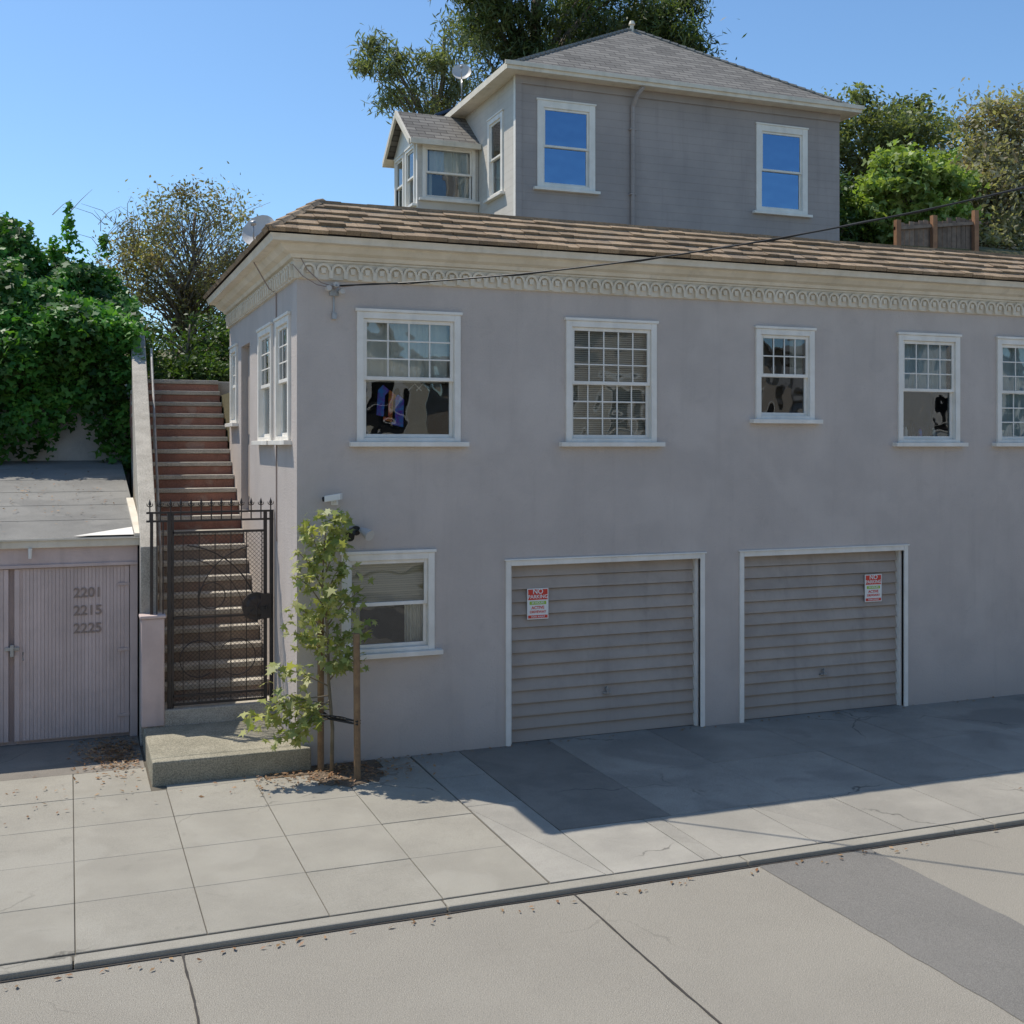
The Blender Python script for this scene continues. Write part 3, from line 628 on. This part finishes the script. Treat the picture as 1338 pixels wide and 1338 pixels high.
for a,b in zip(xs,xs[1:]):
    if a in(3.9,6.8):
        prism([(a+.004,-4.10),(a+.50,-4.10),(a+.004,-2.96)],.001); prism([(a+.51,-4.10),(b-.004,-4.10),(b-.004,-2.96),(a+.013,-2.96)],-.0015)
    else: mb.box(a+.004,b-.004,-4.10,-2.96,-.06,random.uniform(-.002,.002))
for c,d in((-1.99,-.99),(-.98,-.005)): mb.box(1.305,1.875,c,d,-.06,random.uniform(-.002,.002))
mb.build('driveway_strip',None,[CONCL],bevel=.003)
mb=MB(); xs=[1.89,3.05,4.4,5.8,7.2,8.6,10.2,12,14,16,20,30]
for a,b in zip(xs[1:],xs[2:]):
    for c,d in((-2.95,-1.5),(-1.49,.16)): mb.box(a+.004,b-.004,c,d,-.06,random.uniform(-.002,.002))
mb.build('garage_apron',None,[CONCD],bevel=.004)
mb=MB(); mb.box(1.885,3.045,-2.95,.16,-.06,.001); mb.box(-30,-1.57,.61,2.16,-.06,-.001); mb.build('dark_apron',None,[PAVD])
mb=MB(); mb.poly([(-.38,-.33,.002),(.88,-.33,.002),(.88,-.005,.002),(-.38,-.005,.002)])
# irregular soil spill around the stakes
cx_,cy_=.45,-.55; pts=[(cx_+(.40+.10*noise.noise(Vector((math.cos(a)*2,math.sin(a)*2,1))))*math.cos(a),cy_+(.34+.14*noise.noise(Vector((math.cos(a)*3,math.sin(a)*3,4))))*math.sin(a),.0055) for a in [2*math.pi*i/40 for i in range(40)]]
mb.poly(pts); mb.build('tree_well_soil',None,[DIRT])
def hz(x,y):
    s=min(1,max(0,(y-8)/2)); s=s*s*(3-2*s)
    r=min(1,max(0,(x-1)/15)); 
    z=4.45+ (y-8)*(.10+.12*r) *(1 if y<40 else 0) + (32*(.10+.12*r) if y>=40 else 0)+s*3.6*r*r
    return z+.25*noise.noise(Vector((x*.4,y*.4,0)))*s
mb=MB(); X_=[-80+2*i for i in range(81)]; Y_=[7.85,8.3,8.8,9.4,10,11,12,13.5,15,17,19,22,26,31,38,50,70,100]
for i in X_:
    for j in Y_: mb.v.append((i,j,hz(i,j)))
nY=len(Y_)
for i in range(len(X_)-1):
    for j in range(nY-1):
        a=i*nY+j; mb.f.append((a,a+nY,a+nY+1,a+1)); mb.m.append(0)
for i in range(len(X_)-1):
    mb.poly([(X_[i],7.85,-.3),(X_[i+1],7.85,-.3),(X_[i+1],7.85,hz(X_[i+1],7.85)),(X_[i],7.85,hz(X_[i],7.85))])
mb.box(.02,L,D+.02,7.84,-.2,4.4)
mb.build('hillside',None,[DRYG],smooth=False)
mb=MB(); mb.box(-40,-1.40,7.60,7.84,-.2,4.25); mb.build('retaining_wall',None,[RETW],bevel=.01)
mb=MB(); mb.box(-60,60,-13.16,-13.0,-.2,.0,0); mb.box(-60,60,-16.5,-13.17,-.2,.004,0); mb.build('far_sidewalk',None,[CONC],bevel=.01)
def house(x0,x1,y,h,roofh,mat,bays):
    e=empty('street_house'); mb=MB(); dy=9
    hl=[(x0+(x1-x0)*(i+.5)/bays-.55,x0+(x1-x0)*(i+.5)/bays+.55,zz,zz+1.5) for i in range(bays) for zz in([1.0,3.9] if h>5 else [1.0])]
    wallgrid(mb,x0,x1,-.3,h,hl,lambda u,d,z:(u,y-d,z),.15,0)
    for a,b,c,d in hl:
        mb.poly([(a,y-.15,c),(b,y-.15,c),(b,y-.15,d),(a,y-.15,d)],3)
        mb.box(a-.12,a,y+.002,y+.04,c-.1,d+.12,1); mb.box(b,b+.12,y+.002,y+.04,c-.1,d+.12,1); mb.box(a,b,y+.002,y+.04,d,d+.12,1); mb.box(a-.15,b+.15,y+.002,y+.08,c-.18,c-.102,1); mb.box(a,b,y-.1,y-.05,(c+d)/2-.03,(c+d)/2+.03,1)
    mb.poly([(x0,y,-.3),(x0,y-dy,-.3),(x0,y-dy,h),(x0,y,h)],0); mb.poly([(x1,y,-.3),(x1,y-dy,-.3),(x1,y-dy,h),(x1,y,h)],0); mb.poly([(x0,y-dy,-.3),(x1,y-dy,-.3),(x1,y-dy,h),(x0,y-dy,h)],0)
    xm=(x0+x1)/2; o=.4
    mb.poly([(x0,y,h),(x1,y,h),(xm,y,h+roofh*.93)],0); mb.poly([(x0,y-dy,h),(x1,y-dy,h),(xm,y-dy,h+roofh*.93)],0)
    for xa in(x0-o,x1+o): mb.hexa([(xa,y+o,h-.25),(xm,y+o,h+roofh),(xm,y-dy-o,h+roofh),(xa,y-dy-o,h-.25),(xa,y+o,h-.08),(xm,y+o,h+roofh+.16),(xm,y-dy-o,h+roofh+.16),(xa,y-dy-o,h-.08)],2)
    mb.build('house_shell',e,[mat,TRIM,ROLL,DARKI])
house(-13,-4,-20,6.2,2.6,HSE2,3); house(-1.5,8,-21,6.0,2.8,HSE1,3); house(10.5,20,-20,6.4,2.4,HSE3,4); house(23,33,-21,5.8,2.6,HSE2,3); house(-26,-16,-21,5.9,2.6,HSE3,3)

# ================================================================ FOLIAGE
SH={'leaf':([(0,-.5,0),(.22,-.1,.05),(.0,.5,0),(-.22,-.1,.05)],[(0,1,2,3)]),
    'long':([(0,-.5,0),(.10,-.0,.02),(.0,.5,-.05),(-.10,.0,.02)],[(0,1,2,3)]),
    'ivy':([(0,-.1,0),(.35,-.35,-.04),(.48,.05,-.05),(.2,.2,0),(0,.6,-.08),(-.2,.2,0),(-.48,.05,-.05),(-.35,-.35,-.04)],[(0,1,2,3,4,5,6,7)]),
    'maple':([(0,-.5,0),(.06,-.2,0),(.38,-.30,-.05),(.26,-.05,0),(.52,.12,-.07),(.18,.14,0),(.0,.58,-.08),(-.18,.14,0),(-.52,.12,-.07),(-.26,-.05,0),(-.38,-.30,-.05),(-.06,-.2,0)],[tuple(range(12))])}
def leafmesh(name,C,size,mat,shape='leaf',nb=(0,0,.6),parent=None,sv=.35,down=0):
    tv,tf=SH[shape]; tv=np.array(tv); n=len(C); C=np.asarray(C)
    nr=rng.normal(size=(n,3))*.6+np.array(nb); nr/=np.linalg.norm(nr,axis=1)[:,None]
    tg=rng.normal(size=(n,3))+np.array((0,0,-down)); tg-=nr*(tg*nr).sum(1)[:,None]; tg/=np.linalg.norm(tg,axis=1)[:,None]
    bt=np.cross(nr,tg); s=size*(1+sv*rng.uniform(-1,1,n))
    V=(C[:,None,:]+s[:,None,None]*(tv[None,:,0,None]*bt[:,None,:]+tv[None,:,1,None]*tg[:,None,:]+tv[None,:,2,None]*nr[:,None,:])).reshape(-1,3)
    k=len(tv); me=bpy.data.meshes.new(name); me.vertices.add(n*k); me.vertices.foreach_set('co',V.ravel())
    me.loops.add(n*k); me.loops.foreach_set('vertex_index',np.arange(n*k,dtype=np.int32)); me.polygons.add(n)
    me.polygons.foreach_set('loop_start',np.arange(n,dtype=np.int32)*k)
    try: me.polygons.foreach_set('loop_total',np.full(n,k,dtype=np.int32))
    except Exception: pass
    me.update(calc_edges=True); me.validate(); me.materials.append(mat)
    o=bpy.data.objects.new(name,me); scene.collection.objects.link(o); o.parent=parent; return o
def clusters(blobs,per,sig,dens,sigz=None):
    cc=[];pts=[]
    for cx,cy,cz,rx,ry,rz,nc in blobs:
        for _ in range(nc):
            d=rng.normal(size=3); d/=np.linalg.norm(d); r=rng.uniform(.35,1)**.6
            c=np.array((cx,cy,cz))+d*r*np.array((rx,ry,rz)); cc.append(c)
            k=int(per*rng.uniform(.5,1.5)); s=sig*rng.uniform(.6,1.3)
            q=rng.normal(size=(k,3))*np.array((s,s,(sigz or s*.7))); pts.append(c+q)
    return np.array(cc),np.vstack(pts)*1.0
def tree(name,base,top,r0,blobs,per,sig,size,mat,shape='leaf',bark=None,limbs=.5,nb=(0,0,.6),down=0,keep=None,sigz=None):
    e=empty(name,(0,0,0)); cc,pts=clusters(blobs,per,sig,1,sigz)
    leafmesh('crown_foliage',pts,size,mat,shape,nb=nb,parent=e,down=down)
    mb=MB(); base=Vector(base); top=Vector(top); nseg=7; ax=[]
    for i in range(nseg+1):
        s=i/nseg; p=base.lerp(top,s)+Vector((noise.noise(Vector((s*3,base.x,0))),noise.noise(Vector((s*3,base.x,5))),0))*.25*(top-base).length*.12*s*4; ax.append(p)
    mb.tube(ax,[r0*(1-.75*i/nseg) for i in range(nseg+1)],8)
    for c in cc:
        if random.random()>limbs: continue
        c=Vector(c); s=min(.98,max(.15,(c.z-base.z)/(top.z-base.z)-.25)); k=s*nseg; i=int(k); a=ax[i].lerp(ax[min(i+1,nseg)],k-i)
        m=a.lerp(c,.5)+Vector((0,0,.12*(c-a).length)); r=r0*(1-.75*s)*.38
        mb.tube([a,a.lerp(m,.6),m,c.lerp(m,.3),c],[r,r*.8,r*.55,r*.3,r*.12],5)
    mb.build('trunk_and_limbs',e,[bark or BARK],smooth=True); return e
L_EUC=leafmat('eucalyptus_leaf',(.085,.135,.05),(.18,.215,.095),.4,.5,.3)
L_EUC2=leafmat('eucalyptus_leaf_light',(.18,.22,.12),(.28,.30,.18),.6,.8,.35)
L_IVY=leafmat('ivy_leaf',(.04,.17,.025),(.17,.37,.06),.35,1.3,.32)
L_BUSH=leafmat('dry_shrub_leaf',(.22,.22,.10),(.34,.30,.16),.55,1.0,.35,third=(.36,.26,.17))
L_OLV=leafmat('olive_leaf',(.17,.21,.085),(.30,.32,.16),.5,.9,.35)
L_BRT=leafmat('bright_shrub_leaf',(.25,.37,.08),(.42,.50,.17),.55,1.4,.35)
L_GRY=leafmat('greyish_leaf',(.32,.31,.19),(.46,.42,.30),.6,1.0,.35,third=(.42,.32,.24))
L_PLANE=leafmat('plane_leaf',(.25,.30,.08),(.50,.48,.19),.75,3,.35)
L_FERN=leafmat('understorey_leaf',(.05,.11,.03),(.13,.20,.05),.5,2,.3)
L_DEAD=leafmat('dead_leaf',(.28,.13,.06),(.40,.25,.12),.6,4,.1)
tree('eucalyptus_tree',(11.2,21,7),(12.0,21.5,19.5),.42,[(11.8,21,17.5,3.4,2.4,2.6,80),(15.2,21.5,16.6,2.0,2.0,1.8,34),(16.6,21.5,17.6,1.5,1.5,1.3,20),(9.4,20.5,17.8,1.2,1.3,1.6,16),(12.6,20.5,14.8,3.2,2,1.3,34)],260,.40,.28,L_EUC,'long',down=1.3)
tree('eucalyptus_tree',(7.8,20.5,6.5),(8.2,20.5,16),.20,[(7.5,20.5,14.4,1.5,1.1,1.3,24),(6.4,20.5,15.0,.8,.8,.9,10),(8.8,20.5,15.4,.9,.9,1.2,12)],115,.28,.26,L_EUC2,'long',down=1.3,limbs=.9)
tree('dry_shrub',(.0,13,4.6),(.2,13,8.6),.10,[(.1,13,7.6,1.75,1.3,1.5,64),(-.7,13,6.9,1.2,1.1,1.2,34),(.9,13,6.6,.95,1.1,1.3,38)],130,.25,.095,L_BUSH,'leaf',limbs=1)
mb=MB()
for _ in range(520):
    p=Vector((.1+random.gauss(0,.85),13+random.gauss(0,.7),7.8+random.uniform(-1.3,.55))); d=Vector((random.gauss(.05,.4),random.gauss(0,.3),random.uniform(.4,1.1)))*.75
    mb.tube([p,p+d*.5+Vector((.03,0,.02)),p+d+Vector((.12*random.gauss(0,1),0,-.05))],[.009,.006,.003],3,0,False)
mb.build('shrub_twigs',bpy.data.objects['dry_shrub'],[BARK])
tree('green_shrub',(-.2,10.2,4.7),(-.2,10.2,5.9),.05,[(-.5,10.2,5.3,.8,.6,.5,22),(.5,10.6,5.6,.6,.6,.7,18),(-.1,9.4,4.9,.7,.3,.3,14)],150,.20,.11,L_FERN,'leaf',limbs=.5)
tree('olive_tree',(22.4,18,8.5),(22.4,18,14),.16,[(21.6,18,13.3,1.9,1.5,1.7,50),(24.4,18,13.4,1.9,1.4,1.6,40),(19.7,18,12.6,1.2,1.2,1.6,30)],150,.34,.18,L_OLV,'leaf',limbs=.9)
tree('bright_shrub',(18.6,12,8.2),(18.6,12,11),.09,[(18.2,12,10.2,1.35,1.2,.95,40),(19.5,12.2,10.7,.9,1.0,.8,22),(17.4,12,9.6,.8,.9,.8,18),(18.9,11.6,9.4,1.1,.6,.7,16)],150,.22,.18,L_BRT,'ivy',limbs=.7)
tree('grey_tree',(23.2,13.5,8.5),(23.2,13.5,13.5),.18,[(23.6,13.5,11.9,2.0,1.6,2.0,70),(22.2,13.2,10.3,1.3,1.2,1.6,44),(21.6,12.6,9.2,1.1,.8,1.0,26),(25.5,13.5,11.6,1.8,1.5,2.2,26)],180,.34,.17,L_GRY,'leaf',limbs=1)
tree('green_shrub',(16.0,11.8,7.0),(16.0,11.8,10),.08,[(15.7,11.8,9.3,.8,.7,1.8,34),(17.0,12.6,9.6,1.2,.8,1.0,26)],160,.24,.15,L_FERN,'leaf',limbs=.5)
cc,pts=clusters([(x,27+random.uniform(-2,3),8.6+.17*max(0,x-2)+random.uniform(-.4,.8),2.4,1.5,1.5,13) for x in range(14,60,3)],140,.5,1)
leafmesh('distant_trees',pts,.32,L_OLV,'leaf')
def ivytop(x): return 7.15+.28*np.sin(x*1.3+.6)+.18*np.sin(x*3.1)+.10*np.sin(x*7)-np.clip((x+2.0)*.9,0,1.0)
def ivy_surface(n,lift=.0):
    x=rng.uniform(-9,-1.28,n); s=rng.uniform(0,1,n)**.9
    top=ivytop(x)
    z=np.where(s<.45,3.15+(s/.45)*2.25,5.4+(s-.45)/.55*(top-5.4))
    a=np.clip((s-.40)/.6,0,1)
    y=7.28+2.5*a**1.5
    P=np.stack([x,y,z],1)
    for i in range(n):
        v=Vector((P[i,0]*1.1,P[i,2]*1.1,P[i,1])); k=noise.noise(v)*.55+noise.noise(v*2.6)*.24
        if P[i,2]<4.4: k=max(k,-.12)
        P[i,1]-=k+lift; P[i,2]+=k*.45*a[i]
    hem=3.62+.40*np.sin(P[:,0]*2.3+1)+.28*np.sin(P[:,0]*5.1)
    keep=P[:,2]>hem-.45*rng.uniform(0,1,n)**2
    return P[keep]
ivy=empty('ivy_hedge'); P1=ivy_surface(27000); P1=P1+rng.normal(size=P1.shape)*.07
leafmesh('ivy_leaves',P1,.13,L_IVY,'ivy',nb=(0,-.6,.8),parent=ivy,down=1.2)
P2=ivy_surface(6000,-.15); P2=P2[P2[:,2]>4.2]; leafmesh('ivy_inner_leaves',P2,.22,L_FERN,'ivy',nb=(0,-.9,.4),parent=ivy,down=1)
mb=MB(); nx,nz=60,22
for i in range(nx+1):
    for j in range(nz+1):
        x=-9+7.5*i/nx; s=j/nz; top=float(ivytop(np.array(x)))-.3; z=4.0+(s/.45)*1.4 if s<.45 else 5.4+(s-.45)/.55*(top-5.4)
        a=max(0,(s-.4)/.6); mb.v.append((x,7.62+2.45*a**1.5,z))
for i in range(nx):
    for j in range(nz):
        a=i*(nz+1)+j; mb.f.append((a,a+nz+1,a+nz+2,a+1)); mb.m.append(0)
mb.build('ivy_dark_backing',ivy,[surf('ivy_shade',(.02,.035,.012),(.013,.022,.009),rough=1)],smooth=True)  # dark sheet added behind the leaves to block sky, shade in its colour
sp=[]
for (x0,h) in((-2.35,.9),(-1.75,.35),(-3.0,.5),(-2.6,.3),(-3.6,.3)):
    for k in range(int(150*h)): t=rng.uniform(0,1); sp.append((x0+rng.normal()*.09*(1.2-t),9.4+rng.normal()*.1,6.7+t*h+.3))
leafmesh('ivy_shoots',np.array(sp),.12,L_IVY,'ivy',parent=ivy)
def scatter(n,cx,cy,sx,sy_,z): return np.stack([rng.normal(cx,sx,n),rng.normal(cy,sy_,n),np.full(n,z)+rng.uniform(.006,.03,n)],1)
P=scatter(900,-1.85,1.30,.20,.42,0); P=P[(P[:,0]<-1.6)&(P[:,1]<2.08)]
Q=scatter(480,.40,-.40,.46,.24,.004); Q=Q[(Q[:,1]<-.03)&~((Q[:,0]<.16)&(Q[:,1]>-.19))]
Rr=scatter(70,-2.9,-.2,1.2,.35,0); R2=scatter(320,-3.2,4.5,1.4,1.2,0); R2[:,2]+=2.465+(R2[:,1]-2)*.1536; R2=R2[(R2[:,1]>2.1)&(R2[:,1]<7.4)&(R2[:,0]<-1.7)]
R3=scatter(120,8.6,-3.5,.7,.3,0); R4=np.stack([rng.uniform(-6,10,150),-4.33-np.abs(rng.normal(0,.06,150)),np.full(150,-.035)],1); R5=np.stack([rng.uniform(.9,12,90),-.03-np.abs(rng.normal(0,.06,90)),np.full(90,.012)],1)
leafmesh('fallen_leaves',np.vstack([P,Q,Rr,R2,R3,R4,R5]),.05,L_DEAD,'leaf',nb=(0,0,2.5))
stt=empty('young_street_tree',(0,0,0)); mb=MB()
tb=Vector((.30,-.40,0)); tr=[tb,tb+Vector((.01,0,.5)),tb+Vector((-.03,.01,1.0)),tb+Vector((-.04,.0,1.5)),tb+Vector((-.10,0,2.1)),tb+Vector((-.06,0,2.75))]
mb.tube(tr,[.024,.021,.018,.015,.011,.005],7)
br=[(.75,(-.55,-.15,.05)),(.85,(-.85,-.1,-.14)),(.6,(-.65,-.2,-.12)),(.95,(-.60,.0,.22)),(.7,(-.75,-.1,.0)),(1.0,(.3,-.1,.3)),(1.25,(-.35,.05,.3)),(1.3,(.42,-.1,.28)),(1.5,(-.38,.0,.35)),(1.6,(.36,.05,.35)),(1.8,(-.35,-.05,.38)),(1.9,(.24,.0,.4)),(2.0,(-.3,.0,.45)),(2.1,(.22,-.1,.45)),(2.3,(-.22,.05,.4)),(2.4,(.15,0,.35)),(1.1,(.05,-.3,.2)),(1.7,(0,-.3,.3)),(.8,(-.4,-.25,-.3))]
lv=[]
for z,d in br:
    a=None
    for i in range(len(tr)-1):
        if tr[i].z<=z<=tr[i+1].z: a=tr[i].lerp(tr[i+1],(z-tr[i].z)/(tr[i+1].z-tr[i].z))
    d=Vector(d); m=a+d*.5+Vector((0,0,.06)); e_=a+d
    mb.tube([a,m,e_],[.009,.006,.003],5)
    for q in range(34):
        t=random.uniform(.25,1.08); p=(a.lerp(m,t*2) if t<.5 else m.lerp(e_,(t-.5)*2)); lv.append(tuple(p+Vector((random.gauss(0,.06),random.gauss(0,.06),random.gauss(-.02,.065)))))
for q in range(150):
    z=random.uniform(1.2,2.85); lv.append((.25+random.gauss(0,.11),-.4+random.gauss(0,.09),z))
mb.build('trunk_and_limbs',stt,[BARKY],smooth=True)
leafmesh('crown_foliage',np.array(lv),.115,L_PLANE,'maple',nb=(-.3,-.4,.8),parent=stt,down=.6)
stk=empty('tree_stakes'); mb=MB()
mb.tube([(.22,-.22,-.05),(.22,-.22,1.74),(.22,-.22,1.76)],[.036,.036,.030],10,0); mb.tube([(.51,-.72,-.05),(.50,-.72,1.54),(.50,-.72,1.56)],[.036,.036,.030],10,0)
for dz in(0,.03):
    z=.60; mb.tube([(.19,-.26,z+dz),(.25,-.40,z+.01+dz),(.30,-.44,z+dz),(.46,-.68,z+dz),(.54,-.72,z+dz),(.50,-.765,z+dz),(.38,-.50,z+dz),(.27,-.38,z+dz),(.25,-.18,z+dz),(.19,-.19,z+dz),(.19,-.26,z+dz)],.011,5,1)
mb.build('stake_poles',stk,[WOODST,BLACKP])
fe=empty('wooden_fence'); mb=MB(); x=16.4
while x<19.0:
    zt_=8.98+.13*(x-16.4); mb.box(x,x+.13,10.0,10.03,7.4,zt_+random.uniform(-.05,.05),0); x+=.145
for x in(16.35,17.45,18.75): mb.box(x,x+.13,9.88,9.995,7.3,9.05+.17*(x-16.4),1)
mb.hexa([(16.35,9.93,8.8),(19.0,9.93,9.12),(19.0,9.99,9.12),(16.35,9.99,8.8),(16.35,9.93,8.88),(19.0,9.93,9.2),(19.0,9.99,9.2),(16.35,9.99,8.88)],0)
mb.build('fence_boards',fe,[WOODF,WOODR])
mb=MB(); pts=[]
for i in range(41):
    s=2.5*i/40; pts.append((.45+4.96*s,-.15-4.83*s,5.33-.216*s+.686*s*s))
mb.tube(pts,.009,6); pts=[(p[0],p[1]+.02,p[2]+.012*math.sin(i*2.1)) for i,p in enumerate(pts)]; mb.tube(pts,.006,5)
mb.build('overhead_cable',None,[BLACKP],smooth=True)

# ================================================================ LIGHT / SKY / CAMERA
sd_=Vector((-.36,.45,1.0)).normalized(); elev=math.asin(sd_.z); az=math.atan2(sd_.x,sd_.y)
w=bpy.data.worlds.new('World'); scene.world=w; w.use_nodes=True; t=w.node_tree; t.nodes.clear()
sky=t.nodes.new('ShaderNodeTexSky'); sky.sky_type='NISHITA'; sky.sun_disc=False; sky.sun_elevation=elev; sky.sun_rotation=az%(2*math.pi); sky.altitude=50; sky.air_density=1.0; sky.dust_density=.5; sky.ozone_density=1.6
vm=t.nodes.new('ShaderNodeVectorMath'); vm.operation='MULTIPLY'; vm.inputs[1].default_value=(.76,.96,1.10); t.links.new(sky.outputs[0],vm.inputs[0])
bg=t.nodes.new('ShaderNodeBackground'); bg.inputs[1].default_value=.15; ow=t.nodes.new('ShaderNodeOutputWorld'); t.links.new(vm.outputs[0],bg.inputs[0]); t.links.new(bg.outputs[0],ow.inputs[0])
sl_=bpy.data.lights.new('sun','SUN'); sl_.energy=4.5; sl_.angle=math.radians(.5); sl_.color=(1,.94,.85); so=bpy.data.objects.new('sun',sl_); scene.collection.objects.link(so)
so.rotation_euler=sd_.to_track_quat('Z','Y').to_euler(); so.location=(-10,10,30)
cd=bpy.data.cameras.new('camera'); cd.sensor_width=36; cd.lens=36*1500/1338; cd.shift_y=-86/1338; cd.clip_end=3000; cd.clip_start=.1
co=bpy.data.objects.new('camera',cd); co.location=(-2.351,-12.7,3.55); co.rotation_euler=(math.pi/2,0,-math.radians(21.1)); scene.collection.objects.link(co); scene.camera=co
scene.view_settings.view_transform='Standard'; scene.view_settings.look='None'; scene.view_settings.exposure=0
